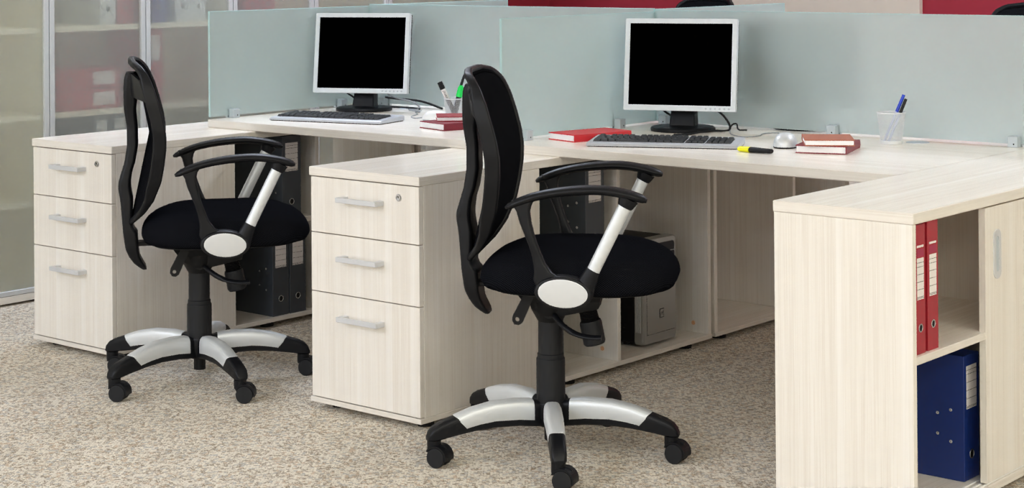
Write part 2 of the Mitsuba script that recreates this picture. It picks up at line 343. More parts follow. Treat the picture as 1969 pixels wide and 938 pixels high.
# ------------------------------------------------------------------ tall glass-door cabinets
GX = -0.664
SHELF_Z = (0.398, 0.733, 1.074, 1.410, 1.745)
def tall_cabinet(y0, y1, ndoor, label):
    k = thing('glass_door_cabinet', label, 'cabinet', 'tall glass-door cabinets')
    xb, xf, H = GX - .375, GX - .022, 2.1
    put(k, 'side_panel', box(xb, xf, y0 + .001, y0 + .019, FL, H, .001), 'cream_board', False)
    put(k, 'side_panel', box(xb, xf, y1 - .019, y1 - .001, FL, H, .001), 'cream_board', False)
    put(k, 'back_panel', box(xb, xb + .008, y0 + .019, y1 - .019, .02, H, 0), 'cream_board', False)
    put(k, 'bottom_board', box(xb, GX, y0 + .001, y1 - .001, .018, .045, .001), 'wood_y', False)
    put(k, 'top_board', box(xb, GX, y0 + .001, y1 - .001, H, H + .025, .001), 'wood_y', False)
    for z in SHELF_Z:
        put(k, 'shelf', box(xb + .008, xf - .004, y0 + .019, y1 - .019, z - .022, z, .001), 'cream_board', False)
    for fy in (y0 + .06, y1 - .06):
        put(k, 'foot', cyl(.02, (GX - .05, fy, FL), (GX - .05, fy, .018), 16), 'black_deep')
    w = (y1 - y0) / ndoor
    for i in range(ndoor):
        a, b = y0 + i * w + .0018, y0 + (i + 1) * w - .0018
        za, zb = .047, H - .003
        d = put(k, 'door', cat(box(GX - .02, GX, a, a + .0225, za, zb, .001), box(GX - .02, GX, b - .0225, b, za, zb, .001),
                               box(GX - .02, GX, a + .0225, b - .0225, za, za + .018, .001), box(GX - .02, GX, a + .0225, b - .0225, zb - .03, zb, .001)), 'alu_bright', False, 'aluminium framed door')
        put(d, 'pane', trimesh.Trimesh([(GX - .011, a + .020, za + .016), (GX - .011, b - .020, za + .016), (GX - .011, b - .020, zb - .028), (GX - .011, a + .020, zb - .028)], [(0, 1, 2), (0, 2, 3)], process=False), 'cabinet_glass', False, 'frosted glass')
    return k
tall_cabinet(-1.384, -0.420, 2, 'tall cabinet with frosted glass doors, outside the left edge of the photo')
tall_cabinet(-0.420, 0.5445, 2, 'tall frosted glass-door cabinet at the far left edge, empty behind its panes')
tall_cabinet(0.5445, 1.4915, 2, 'tall frosted glass-door cabinet behind the left chair with blurred red binders inside')
tall_cabinet(1.4915, 2.458, 2, 'tall frosted glass-door cabinet right behind the left monitor')
tall_cabinet(2.458, 3.3025, 1, 'tall frosted glass-door cabinet farthest back, ending at the red wall')

# ------------------------------------------------------------------ lever-arch binders
def binder(name, label, material, spine_mesh_at, w=.078, h=.315, d=.285, lab=True, group=None, ring=True, band=None, rivets=False, M=None):
    """local: spine in the plane x = 0 facing +x, width along y from 0 to w, standing on z = 0"""
    k = thing(name, label, 'binder', group)
    X = spine_mesh_at if M is None else M
    cov = cat(box(-d, 0, 0, .0028, 0, h, .0008), box(-d, 0, w - .0028, w, 0, h, .0008), box(-.0028, 0, .0024, w - .0024, 0, h, .0008))
    put(k, 'cover', tf(cov, X), material, False)
    put(k, 'paper_block', tf(box(-d + .02, -.004, .006, w - .006, .008, h - .018, 0), X), 'paper', False)
    zl0, zl1, m = h * .57, h * .915, w * .17
    if lab:
        if band: zl0, zl1 = h * .42, h * .74
        lb = put(k, 'spine_label', tf(box(-.0002, .0006, m, w - m, zl0, zl1, 0), X), 'label_paper', False, 'white label ruled with lines')
        lines = [box(.0004, .0009, m, w - m, z - .0005, z + .0005, 0) for z in (np.linspace(zl0 + .006, zl1 - .02, 5).tolist() + [zl0 + .003, zl1 - .0105])]
        put(lb, 'ruled_line', tf(cat(*lines), X), 'label_line', False)
        if band:
            put(k, 'title_band', tf(box(-.0002, .0006, m, w - m, zl1 + .003, zl1 + .020, 0), X), band, False, 'purple red band')
            put(k, 'top_strip', tf(box(-.0002, .0006, m, w - m, zl1 + .024, zl1 + .029, 0), X), 'label_paper', False)
    if ring:
        a = np.linspace(0, 2 * np.pi, 24, endpoint=False)
        r = .0105 if w > .06 else .0085
        zc = h * .2
        tor = tube(np.c_[np.zeros(25) + .0004, w / 2 + r * np.cos(np.r_[a, 0]), zc + r * 1.0 * np.sin(np.r_[a, 0])], .0014, 8, ref=(1, 0, 0))
        put(k, 'finger_ring', tf(tor, X), 'chrome', 60, 'chrome ring')
        put(k, 'finger_hole', tf(cyl(r - .0008, (-.001, w / 2, zc), (.0003, w / 2, zc), 24), X), 'black_deep', False)
    if rivets:
        for (rx, rz) in ((-.035, .17), (-.070, .158), (-.070, .108), (-.035, .093)):
            put(k, 'rivet', tf(mv(rot(lathe([(0, 0), (.0042, 0), (.0042, .0006), (.002, .0016), (.0012, .0004), (0, .0004)], 16), 90, (1, 0, 0)), rx, 0.0004, rz), X), 'chrome', 40)
    return k
def at(x, y, z, deg=0):
    M = trimesh.transformations.rotation_matrix(math.radians(deg), (0, 0, 1)); M[:3, 3] = (x, y, z); return M
binder('binder', 'dark grey binder on the upper shelf of the left pedestal', 'binder_grey', at(W - .012, .766, .3922), w=.092, rivets=True, h=.300)
binder('binder', 'dark grey binder on the bottom board of the left pedestal, left of the pair', 'binder_grey', at(W - .014, .718, .0452), w=.079, rivets=True, h=.305)
binder('binder', 'dark grey binder on the bottom board of the left pedestal, right of the pair', 'binder_grey', at(W - .012, .800, .0452), w=.079, h=.305)
X2 = 1.3889
binder('binder', 'dark grey binder on the upper shelf of the middle pedestal, behind the right chair armrest', 'binder_grey', at(X2 + W - .014, .774, .3922), w=.096, rivets=True, h=.300)
binder('binder', 'dark grey binder on the bottom board of the middle pedestal, behind the right chair column', 'binder_grey', at(X2 + W - .022, .588, .0452), w=.082, h=.215 + .09)
binder('binder', 'slim red binder on the shelf of the side cabinet, nearest the side panel', 'binder_red', at(3.335, .046, .4227), w=.049, h=.296, band='label_red_band')
binder('binder', 'slim red binder on the shelf of the side cabinet, farther from the side panel', 'binder_red', at(3.335, .106, .4227), w=.052, h=.298, band='label_red_band')
binder('binder', 'wide blue binder on the bottom of the side cabinet, half behind the sliding door', 'binder_blue', at(3.291, .374, .0530), w=.082, h=.304, rivets=True)
# blurred binders behind the frosted doors: lying ones have their spine turned to the door
def lay(x, y, z):
    M = np.eye(4); M[:3, :3] = np.array([[1, 0, 0], [0, 0, 1], [0, -1, 0]]); M[:3, 3] = (x, y, z); return M
def stand(y, z, lb, m, w=.08): binder('binder', lb, m, at(GX - .065, y, z), w=w, h=.315, d=.27)
binder('binder', 'red binder lying on top of another red binder behind frosted glass', 'binder_red', None, M=lay(GX - .06, .615, .733 + .165), w=.080, h=.315)
binder('binder', 'red binder lying flat under another red binder behind frosted glass', 'binder_red', None, M=lay(GX - .06, .615, .733 + .0812), w=.080, h=.315)
stand(1.075, .7335, 'red binder standing behind frosted glass, right of the left chair back', 'binder_red')
stand(.835, 1.0745, 'white binder on the upper shelf behind frosted glass, beside a red one', 'binder_white')
stand(.925, 1.0745, 'red binder on the upper shelf behind frosted glass, beside a white one', 'binder_red')
stand(1.050, 1.0745, 'red binder on the upper shelf behind frosted glass, left of a blue one', 'binder_red', .04)
stand(1.100, 1.0745, 'blue binder on the upper shelf behind frosted glass', 'binder_blue')
stand(1.225, 1.0745, 'white binder on the upper shelf behind frosted glass, left of another white one', 'binder_white')
stand(1.310, 1.0745, 'white binder on the upper shelf behind frosted glass, right of another white one', 'binder_white')
stand(.800, .3985, 'grey binder behind frosted glass on the low shelf, left of its neighbour', 'binder_grey')
stand(.890, .3985, 'grey binder behind frosted glass on the low shelf, right of its neighbour', 'binder_grey')
stand(1.62, 1.0745, 'red binder behind frosted glass of the cabinet near the left monitor', 'binder_red')
stand(1.71, 1.0745, 'red binder behind frosted glass of the cabinet near the left monitor, right of its twin', 'binder_red')

# ------------------------------------------------------------------ computer tower
pc = thing('computer_tower', 'silver and black computer tower standing in the open niche of the middle pedestal', 'computer')
px, py, pz, pw, ph = 1.792, 1.116, .0452, .190, .355
put(pc, 'case', box(px - .40, px - .035, py + .004, py + pw - .004, pz + .012, pz + ph - .004, .003), 'black_deep', False)
for fx in (px - .36, px - .09):
    for fy in (py + .03, py + pw - .03):
        put(pc, 'foot', cyl(.012, (fx, fy, pz), (fx, fy, pz + .013), 12), 'black_deep')
front = loft([np.c_[np.full(24, x), py + pw / 2 + s * q[:, 0], pz + ph / 2 + .004 + s2 * q[:, 1]] for q in [rrect(pw / 2, ph / 2 - .004, .012)] for x, s, s2 in ((px - .036, 1, 1), (px - .012, 1, 1), (px - .003, .985, .992), (px, .95, .975))])
put(pc, 'front_bezel', front, 'tower_silver', 40, 'silver front')
put(pc, 'drive_panel', loft([np.c_[np.full(24, x), py + pw / 2 + .006 + q[:, 0], pz + .265 + q[:, 1]] for q in [rrect(.076, .072, .01)] for x in (px - .002, px + .0015)]), 'black_plastic', False, 'glossy black drive panel')
for z in (.262, .305):
    put(pc, 'drive_slot', box(px + .001, px + .0022, py + .026, py + pw - .014, pz + z, pz + z + .0016, 0), 'aluminium', False)
put(pc, 'lower_seam', cat(box(px - .001, px + .0005, py + .02, py + pw - .012, pz + .040, pz + .0412, 0), box(px - .001, px + .0005, py + .02, py + .0212, pz + .04, pz + .18, 0)), 'black_soft', False)
emb = put(pc, 'badge', box(px - .001, px + .0012, py + .092, py + .116, pz + .088, pz + .118, .0006), 'black_soft', False, 'small square badge')
put(emb, 'badge_face', box(px + .001, px + .0016, py + .0945, py + .1135, pz + .0905, pz + .1155, 0), 'tower_silver', False)
put(emb, 'badge_mark', cat(*[box(px + .0015, px + .0019, py + y, py + y + .002, pz + z, pz + z + l, 0) for y, z, l in ((.099, .096, .012), (.103, .102, .008), (.107, .096, .010), (.110, .103, .008))]), 'black_soft', False)
put(pc, 'side_vent', cat(*[box(px - .031 + i * .008, px - .0265 + i * .008, py - .0016, py + .003, pz + .05, pz + .19, 0) for i in range(3)]), 'alu_bright', False)

# ------------------------------------------------------------------ monitors, keyboards, mice
def monitor(label, x, y, az, tilt, base, basez=ZD, off=False):
    k = thing('monitor', label, 'monitor')
    w, h = .383, .307
    # local: screen normal +x, viewer's right = +y, up z, centre at origin
    M = at(x, y, .975, az) @ trimesh.transformations.rotation_matrix(-tilt, (0, 1, 0))
    def p(name, m, mt, s=False, lab=None, parent=None): return put(parent or k, name, tf(m, M), mt, s, lab)
    bz = .0165
    frame = extr(Polygon([(-w / 2, -h / 2), (w / 2, -h / 2), (w / 2, h / 2), (-w / 2, h / 2)]).buffer(-.003).buffer(.003).difference(Polygon([(-w / 2 + bz, -h / 2 + bz + .002), (w / 2 - bz, -h / 2 + bz + .002), (w / 2 - bz, h / 2 - bz), (-w / 2 + bz, h / 2 - bz)])), .022)
    B = np.eye(4); B[:3, :3] = np.array([[0, 0, 1], [1, 0, 0], [0, 1, 0]])
    p('bezel', mv(tf(frame, B), -.022), 'monitor_white', False, 'silver white bezel')
    p('screen', box(-.010, -.0035, -w / 2 + bz - .001, w / 2 - bz + .001, -h / 2 + bz + .001, h / 2 - bz + .001, 0), 'screen_black', False, 'black blank screen')
    p('back_shell', cat(box(-.038, -.0205, -w / 2 + .002, w / 2 - .002, -h / 2 + .002, h / 2 - .002, .003), loft([np.c_[np.full(24, xx), q[:, 0], q[:, 1]] for q, xx in ((rrect(.16, .125, .02), -.037), (rrect(.12, .09, .02), -.058))])), 'black_plastic', False, 'black back')
    for i in range(6):
        c = (.0002, w / 2 - .022 - i * .0155, -h / 2 + .0085)
        p('button', cyl(.0034, (-.001, c[1], c[2]), (.0007, c[1], c[2]), 14), 'button_grey', 30, parent=k + '__bezel')
    # stand, upright
    S = at(base[0], base[1], ZD, az)
    ell = lambda a, b, z, n=48: np.c_[a * np.cos(np.linspace(0, 2 * np.pi, n, endpoint=False)), b * np.sin(np.linspace(0, 2 * np.pi, n, endpoint=False)), np.full(n, z)]
    bs = loft([ell(.103, .107, .0), ell(.105, .109, .004), ell(.1045, .1085, .010), ell(.099, .103, .014), ell(.089, .093, .0155), ell(.02, .02, .018)])
    b = put(k, 'stand_base', tf(bs, S), 'black_plastic', 35, 'black round base')
    nk = loft([np.c_[cx + q[:, 0], q[:, 1], np.full(24, z)] for cx, a, bb, z in ((-.01, .028, .0445, .012), (-.018, .024, .0420, .05), (-.030, .020, .0405, .11), (-.042, .016, .040, .20)) for q in [rrect(a, bb, .006)]])
    put(k, 'stand_neck', tf(nk, S), 'black_plastic', 35, 'black neck')
    return k, M, S
def ribbon(k, name, pts, r, m, n=40):
    pts = [(x * .953, min(y * 1.03, 1.448), z) for x, y, z in pts]
    put(k, name, tube(spline(pts, n), r, 8), m, 60)
m1, M1, S1 = monitor('monitor with blank screen on the left desk', .405, 1.203, -65.84, .138, (.3785, 1.2435))
ribbon(m1, 'cable', [(.272, 1.232, .812), (.279, 1.24, .805), (.297, 1.27, .782), (.33, 1.31, .764), (.40, 1.345, .756), (.52, 1.345, .756), (.58, 1.33, .756)], .0035, 'black_soft')
ribbon(m1, 'cable', [(.455, 1.245, .85), (.475, 1.28, .805), (.51, 1.315, .79), (.55, 1.34, .775), (.575, 1.335, .757), (.56, 1.30, .756), (.60, 1.27, .756), (.66, 1.25, .755)], .003, 'cable_grey')
ribbon(m1, 'cable', [(.44, 1.28, .80), (.50, 1.33, .79), (.545, 1.365, .783), (.60, 1.385, .768), (.645, 1.39, .756)], .004, 'black_soft')
m2, M2, S2 = monitor('monitor with blank screen on the right desk', 1.849, 1.255, -70.05, .134, (1.828, 1.300))
ribbon(m2, 'cable', [(1.800, 1.292, .822), (1.806, 1.300, .811), (1.825, 1.33, .789), (1.87, 1.36, .768), (1.93, 1.37, .756)], .0035, 'black_soft')
ribbon(m2, 'cable', [(1.955, 1.31, .835), (1.985, 1.335, .825), (2.02, 1.355, .80), (2.045, 1.36, .765), (2.055, 1.345, .756), (2.045, 1.28, .756), (2.035, 1.17, .756), (2.01, 1.09, .756)], .0035, 'black_soft')
ribbon(m2, 'cable', [(2.045, 1.36, .757), (2.055, 1.37, .772), (2.070, 1.365, .772), (2.085, 1.352, .757), (2.10, 1.35, .755), (2.115, 1.36, .755)], .0025, 'black_soft')
m3_, M3, S3 = monitor('monitor back seen as a dark blur through the glass behind the right desk', 2.105, 1.635, 106.0, .12, (2.12, 1.600))

def keyboard(label, x, y, az):
    k = thing('keyboard', label, 'keyboard')
    w, d = .468, .174
    M = at(x, y, ZD, az)        # local: x along the width from left to right, y away from the user; origin at the front right corner
    prof = [(0, .0025), (.004, .0085), (.012, .0125), (.03, .014), (d - .01, .0215), (d - .002, .0205), (d, .016), (d, .0025)]
    a = np.array(prof); rings = []
    for xx, s in ((-w, .9), (-w + .004, 1.0), (-.004, 1.0), (0, .9)):
        rings.append(np.c_[np.full(len(a), xx), a[:, 0] * (1 if s == 1 else .985) + (0 if s == 1 else .001), .0025 + (a[:, 1] - .0025) * s])
    put(k, 'body', tf(loft(rings), M), 'keyboard_silver', 30)
    put(k, 'base_plate', tf(box(-w + .004, -.004, .004, d - .004, 0, .003, .0006), M), 'black_deep', False)
    slope = math.atan2(.0075, .118)
    def zt(yy): return .0142 + (yy - .03) * (.0073 / .128)
    rows = {}
    kp = .0188
    Lx = -w + .0155
    for xa, xb in ((0, 15.05), (15.30, 18.40), (18.65, 22.75)):
        put(k, 'key_bed', tf(hull([(xx, yy, zt(yy) + dz) for xx in (Lx + xa * kp, Lx + xb * kp) for yy in (.0295, .0305 + 5 * kp) for dz in (-.001, .0006)]), M), 'key_black', False)
    cache = {}
    def keycap(cx, cy, wu, du=1.0):
        if (wu, du) not in cache:
            hw, hd = wu * kp / 2 - .0011, du * kp / 2 - .0011
            m = hull([(sx * (hw - e), sy * (hd - e) + (0), z) for sx in (-1, 1) for sy in (-1, 1) for e, z in ((0, 0), (.0018, .0055))])
            cache[(wu, du)] = mikit.ply(m, 'key_black', False)
        Mk = M @ at(cx, cy, zt(cy) + .0004) @ trimesh.transformations.rotation_matrix(slope, (1, 0, 0))
        kk = key(k + '__key'); scene[kk] = {**cache[(wu, du)], 'to_world': T(Mk.tolist())}
    y0 = .030 + kp / 2
    L = -w + .0155
    for r, layout in enumerate(([1.25, 1.25, 1.25, 5.5, 1.25, 1.25, 1.25, 2], [2.25] + [1] * 10 + [2.75], [1.75] + [1] * 11 + [2.25], [1.5] + [1] * 12 + [1.5], [1] * 13 + [2], [1] * 15)):
        cx = L; cy = y0 + r * kp
        if r == 5: cy += .002
        for i, u in enumerate(layout):
            if r == 5 and i in (1, 6): pass
            if not (r == 5 and i in (1, 6)): keycap(cx + u * kp / 2, cy, u)
            cx += u * kp
    c1 = L + 15.35 * kp
    for r, cols in ((0, (0, 1, 2)), (1, (1,)), (3, (0, 1, 2)), (4, (0, 1, 2)), (5, (0, 1, 2))):
        for c in cols: keycap(c1 + (c + .5) * kp, y0 + r * kp, 1.0)
    c2 = c1 + 3.35 * kp
    for r in range(5):
        for c in range(4): keycap(c2 + (c + .5) * kp, y0 + r * kp, 1.0)
    return k
keyboard('silver keyboard with black keys on the left desk', .855, .841, 13.0)
keyboard('silver keyboard with black keys on the right desk, beside the red book', 2.304, .901, 25.1)

def mouse(label, x, y, az, top, bottom, sx=.058, sy=.036, h=.042):
    k = thing('computer_mouse', label, 'computer mouse')
    M = at(x, y, ZD, az); a = np.linspace(0, 2 * np.pi, 40, endpoint=False)
    def ring(s, z, pw=2.3):
        c, sn = np.cos(a), np.sin(a)
        rr = (np.abs(c) ** pw + np.abs(sn) ** pw) ** (-1 / pw)
        return np.c_[sx * s * rr * c, sy * s * rr * sn, np.full(40, z)]
    t = np.linspace(0, np.pi / 2 * .97, 14)
    put(k, 'shell', tf(loft([ring(1.0, .004)] + [ring(max(np.cos(v), .04) ** .8, .008 + (h - .008) * np.sin(v)) for v in t]), M), top, 40)
    put(k, 'base', tf(loft([ring(.95, 0), ring(1.0, .002), ring(1.0, .0045)]), M), bottom, 40)
    return k
ms1 = mouse('white computer mouse behind the dark red notebooks on the left desk', .898, 1.090, 25, 'white_plastic', 'cable_grey', .050, .033, .036)
ribbon(ms1, 'cable', [(.87, 1.055, .758), (.83, 1.06, .754), (.77, 1.10, .754), (.72, 1.18, .754), (.66, 1.23, .754), (.62, 1.30, .754)], .0018, 'cable_grey')
ms2 = mouse('silver dome-shaped computer mouse on the right desk, left of the notebooks', 2.381, 1.048, 115, 'silver_plastic', 'black_plastic', .056, .036, .045)
ribbon(ms2, 'cable', [(2.455, 1.09, .757), (2.40, 1.20, .7545), (2.295, 1.318, .7535), (2.237, 1.352, .7535), (2.22, 1.32, .7535), (2.248, 1.24, .7535), (2.235, 1.187, .7535), (2.18, 1.20, .7535), (2.116, 1.262, .7535), (2.06, 1.34, .7535), (2.03, 1.385, .758)], .0018, 'cable_grey')

# ------------------------------------------------------------------ books and notebooks
def book(name, label, corner, az, L, D, th, z, cover, spine='near', category='book', perp=None):
    """corner: nearest corner; edge 1 runs from it at azimuth az over L, edge 2 at az + 90 over D. spine: along edge 1, or along edge 2 ('side')"""
    k = thing(name, label, category)
    M = at(corner[0], corner[1], z, az); c = .0028; o = .003
    if spine == 'near':
        cov = cat(box(0, L, .001, D, 0, c, .0006), box(0, L, .001, D, th - c, th, .0006), loft([np.c_[np.full(9, x), -np.cos(t) * .0035 + .0035, th / 2 + np.sin(t) * th / 2] for x in (0, L) for t in [np.linspace(-np.pi / 2, np.pi / 2, 9)]]))
        pg = box(o, L - o, .002, D - o, c, th - c, 0)
    else:
        cov = cat(box(.001, L, 0, D, 0, c, .0006), box(.001, L, 0, D, th - c, th, .0006), box(L - .004, L, 0, D, 0, th, .001))
        pg = box(o, L - .003, o, D - o, c, th - c, 0)
    put(k, 'cover', tf(cov, M), cover, 30)
    put(k, 'page_block', tf(pg, M), 'paper', False, 'white page edges')
    return k
book('hardcover_book', 'bright red hardcover book lying beside the glass screen on the right desk', (1.779, .775), 76.5, .234, .135, .0235, ZD, 'red_cover')
book('notebook', 'dark maroon notebook at the bottom, under the tan one on the right desk', (2.635, .972), 108.3, .210, .152, .024, ZD, 'maroon_cover')
book('notebook', 'tan brown leather notebook on top of a maroon one on the right desk', (2.652, .990), 124.0, .172, .145, .0185, ZD + .0242, 'tan_cover', spine='back')
book('notebook', 'dark maroon notebook at the bottom of the pair on the left desk', (1.193, .809), 75.5, .205, .155, .024, ZD, 'maroon_cover')
book('notebook', 'small crimson notebook on top of the pair on the left desk', (1.115, .856), 44.0, .160, .135, .017, ZD + .0242, 'crimson_cover', spine='back')

# ------------------------------------------------------------------ mesh pen cups and pens
def pen_cup(label, x, y, rt, rb, h):
    k = thing('pen_cup', label, 'pen cup')
    z0 = ZD
    put(k, 'base', mv(lathe([(0, 0), (rb, 0), (rb + .0012, .001), (rb + .0018, .011), (rb + .0006, .0115), (rb - .001, .011), (rb - .001, .0015), (0, .0015)], 48), x, y, z0), 'white_wire', 30, 'solid bottom band')
    a = np.linspace(0, 2 * np.pi, 49)
    put(k, 'rim', mv(tube(np.c_[rt * np.cos(a), rt * np.sin(a), np.full(49, h)], .0021, 10, ref=(0, 0, 1), caps=False), x, y, z0), 'white_wire', 60, 'rolled rim')
    ms, n = [], 46
    for s in (-1, 1):
        for i in range(n):
            t = np.linspace(0, 1, 11); an = 2 * np.pi * i / n + s * t * 1.15; rr = rb + (rt - rb) * t
            ms.append(tube(np.c_[rr * np.cos(an), rr * np.sin(an), .009 + (h - .009) * t], (.0005), 4, ref=(0, 0, 1), caps=False))
    put(k, 'wire_mesh', mv(cat(*ms), x, y, z0), 'white_wire', False, 'fine white wire mesh')
    return k
C2 = (2.593, 1.320)
pen_cup('white wire mesh pen cup on the right desk holding a blue and a black pen', C2[0], C2[1], .0425, .0322, .0965)
C1 = (1.006, 1.068)
pen_cup('white wire mesh pen cup on the left desk behind the notebooks', C1[0], C1[1], .037, .029, .085)
def stick(name, label, p0, p1, parts, category='pen'):
    k = thing(name, label, category)
    p0, p1 = np.array(p0, float), np.array(p1, float)
    for nm, t0, t1, r0, r1, m in parts:
        put(k, nm, tube([p0 + (p1 - p0) * t for t in np.linspace(t0, t1, 4)], np.linspace(r0, r1, 4).tolist(), 14), m, 40)
    return k
RT = np.array([.7636, .6457, 0]); FW = np.array([-.6457, .7636, 0])
def cup_pt(c, s, f, z): return (c[0] + RT[0] * s + FW[0] * f, c[1] + RT[1] * s + FW[1] * f, ZD + z)
stick('pen', 'blue capped pen leaning in the mesh cup on the right desk', cup_pt(C2, -.022, .004, .006), cup_pt(C2, .042, .010, .150), (('barrel', 0, .72, .0036, .0042, 'pen_clear'), ('cap', .64, 1, .0052, .0048, 'pen_blue')))
stick('pen', 'black capped pen leaning beside the blue pen in the mesh cup', cup_pt(C2, -.012, -.012, .006), cup_pt(C2, .046, .000, .138), (('barrel', 0, .75, .0036, .0042, 'pen_clear'), ('cap', .68, 1, .005, .0046, 'black_soft')))
mk = stick('marker_pen', 'thick black marker with white label leaning left in the mesh cup on the left desk', cup_pt(C1, .012, -.004, .006), cup_pt(C1, -.052, -.004, .144), (('barrel', 0, .84, .0085, .0085, 'black_soft'), ('label', .56, .82, .0087, .0087, 'label_paper'), ('cap', .83, 1, .0096, .009, 'black_deep')), 'marker')
def stick_marks(k, p0, p1):
    p0, p1 = np.array(p0), np.array(p1); d = (p1 - p0)
    side = np.array([.647, -.763, 0.0]); ms = []
    for i, t in enumerate((.60, .63, .66, .69, .73, .76)):
        c = p0 + d * t + side * .0086
        ms.append(tube([c - RT * (.003 + .001 * (i % 2)), c + RT * (.003 + .0008 * (i % 3))], .0008, 6))
    put(k, 'label_print', cat(*ms), 'black_soft', False)
stick_marks(mk, cup_pt(C1, .012, -.004, .006), cup_pt(C1, -.052, -.004, .144))
stick('pen', 'black and clear ballpoint pen leaning right in the mesh cup on the left desk', cup_pt(C1, -.018, .008, .006), cup_pt(C1, .036, .012, .168), (('barrel', 0, .74, .0036, .0040, 'pen_clear'), ('cap', .70, 1, .0050, .0042, 'black_soft')))
stick('highlighter', 'green capped highlighter standing in the mesh cup on the left desk', cup_pt(C1, -.004, -.010, .006), cup_pt(C1, .026, -.012, .132), (('barrel', 0, .74, .0085, .009, 'black_soft'), ('cap', .68, .94, .0112, .0105, 'marker_green'), ('cap_tip', .93, 1, .0102, .006, 'marker_green')), 'highlighter')
hl = thing('highlighter', 'yellow capped black highlighter lying at the front edge of the right desk', 'highlighter')
ha, hb = np.array([2.334, .862, ZD + .0085]), np.array([2.451, .855, ZD + .0085])
dv = (hb - ha) / np.linalg.norm(hb - ha)
def flat(t0, t1, a0, a1): return tube([ha + (hb - ha) * t for t in np.linspace(t0, t1, 4)], [(a * 1.15, min(a * .72, .0084)) for a in np.linspace(a0, a1, 4)], 16, ref=(0, 0, 1))
put(hl, 'barrel', flat(.34, 1, .0115, .0095), 'black_soft', 40); put(hl, 'cap', flat(.03, .37, .0105, .0122), 'marker_yellow', 40, 'fluorescent yellow cap')
put(hl, 'cap_tip', flat(0, .05, .008, .0105), 'marker_yellow', 40); put(hl, 'end_plug', flat(.985, 1.01, .0098, .0085), 'black_plastic', 40)

# ------------------------------------------------------------------ office chairs
PX = np.array([[.500, -.215], [.535, -.190], [.547, -.178], [.571, -.155], [.610, -.131], [.669, -.110], [.718, -.102], [.772, -.0965], [.812, -.0965], [.859, -.103], [.910, -.116], [.961, -.131], [1.005, -.148], [1.030, -.165], [1.058, -.196]])
def prof(z): return np.interp(z, PX[:, 0], PX[:, 1])
def ring_of(poly, n=132):
    b = poly.exterior; return np.array([b.interpolate(t, normalized=True).coords[0] for t in np.linspace(0, 1, n, endpoint=False)])
half = [(.03, .520), (.062, .536), (.110, .570), (.146, .610), (.176, .665), (.200, .745), (.212, .830), (.214, .920), (.207, .975), (.190, 1.018), (.152, 1.039), (.08, 1.048)]
OUT = Polygon(half + [(-y, z) for y, z in half[::-1]]).buffer(-.028, 32).buffer(.028, 32)
def ring_loft(ring, section):
    """closed sweep round the outline: section(y, z, ny, nz) -> list of (x, y, z)"""
    n = len(ring); t = np.roll(ring, -1, 0) - np.roll(ring, 1, 0); t /= np.linalg.norm(t, axis=1, keepdims=True)
    nn = np.c_[t[:, 1], -t[:, 0]]
    if ((ring - ring.mean(0)) * nn).sum() < 0: nn = -nn
    rings = [np.array(section(*ring[i], *nn[i])) for i in range(n)]; m = len(rings[0]); V = np.vstack(rings); F = []
    for i in range(n):
        for j in range(m):
            a, b, c, d = i * m + j, i * m + (j + 1) % m, ((i + 1) % n) * m + (j + 1) % m, ((i + 1) % n) * m + j
            F += [(a, b, c), (a, c, d)]
    M = trimesh.Trimesh(V, F, process=False)
    if M.volume < 0: M.invert()
    return M
def bowx(y): return -.017 * (1 - (min(abs(y), .21) / .21) ** 2)
def frame_sec(y, z, ny, nz):
    x0 = prof(z) + bowx(y) * .55; dep = np.interp(z, [.51, .55, .66, .95, 1.02, 1.07], [.014, .018, .042, .042, .026, .020])
    return [(x0 - dep / 2 + a, y + ny * (b - .004), z + nz * (b - .004)) for a, b in rrect(dep / 2, .0095, .007, 4)]
def leg_meshes(R0=.337):
    rs = [.030, .06, .10, .17, .23, .29, .32, .338, .350]
    rs = [.030, .06, .10, .17, .23, .29, .32, .338, .348, .354]
    top = [.150, .158, .1615, .160, .149, .130, .120, .110, .099, .085]
    bot = [.086, .089, .094, .096, .0915, .083, .0775, .0755, .0755, .0755]
    hw = [.021, .0225, .023, .0225, .022, .0215, .021, .0205, .018, .013]
    def sec(r, t, b, h, z0=None):
        q = []
        z0 = b if z0 is None else z0
        for a in np.radians(np.linspace(0, 180, 13)): q.append((r, h * np.sign(np.cos(a)) * abs(np.cos(a)) ** .55, t - (t - b) * .42 * (1 - np.sin(a) ** .8)))
        q += [(r, -h, z0 + .003), (r, -h + .004, z0), (r, h - .004, z0), (r, h, z0 + .003)]
        return np.array(q)
    leg = loft([sec(*v) for v in zip(rs, top, bot, hw)])
    f = lambda arr, r: np.interp(r, rs, arr)
    rr = [.056, .060, .10, .17, .23, .272, .279]
    rr = [.056, .059, .10, .14, .17, .20, .23, .25, .268, .276, .280]
    R_ = []
    for r in rr:
        q = sec(r, f(top, r) + .0016, f(bot, r), f(hw, r) + .0012, f(bot, r) + .015)
        hh = np.clip((q[:, 2] - q[:, 2].min()) / (q[:, 2].max() - q[:, 2].min()), 0, 1)
        q[:, 0] -= .034 * (1 - hh) * np.clip((r - .16) / .12, 0, 1)
        if r > .278: q[:, 1] *= .97; q[:, 2] -= .0016
        R_.append(q)
    inl = loft(R_)
    return leg, inl
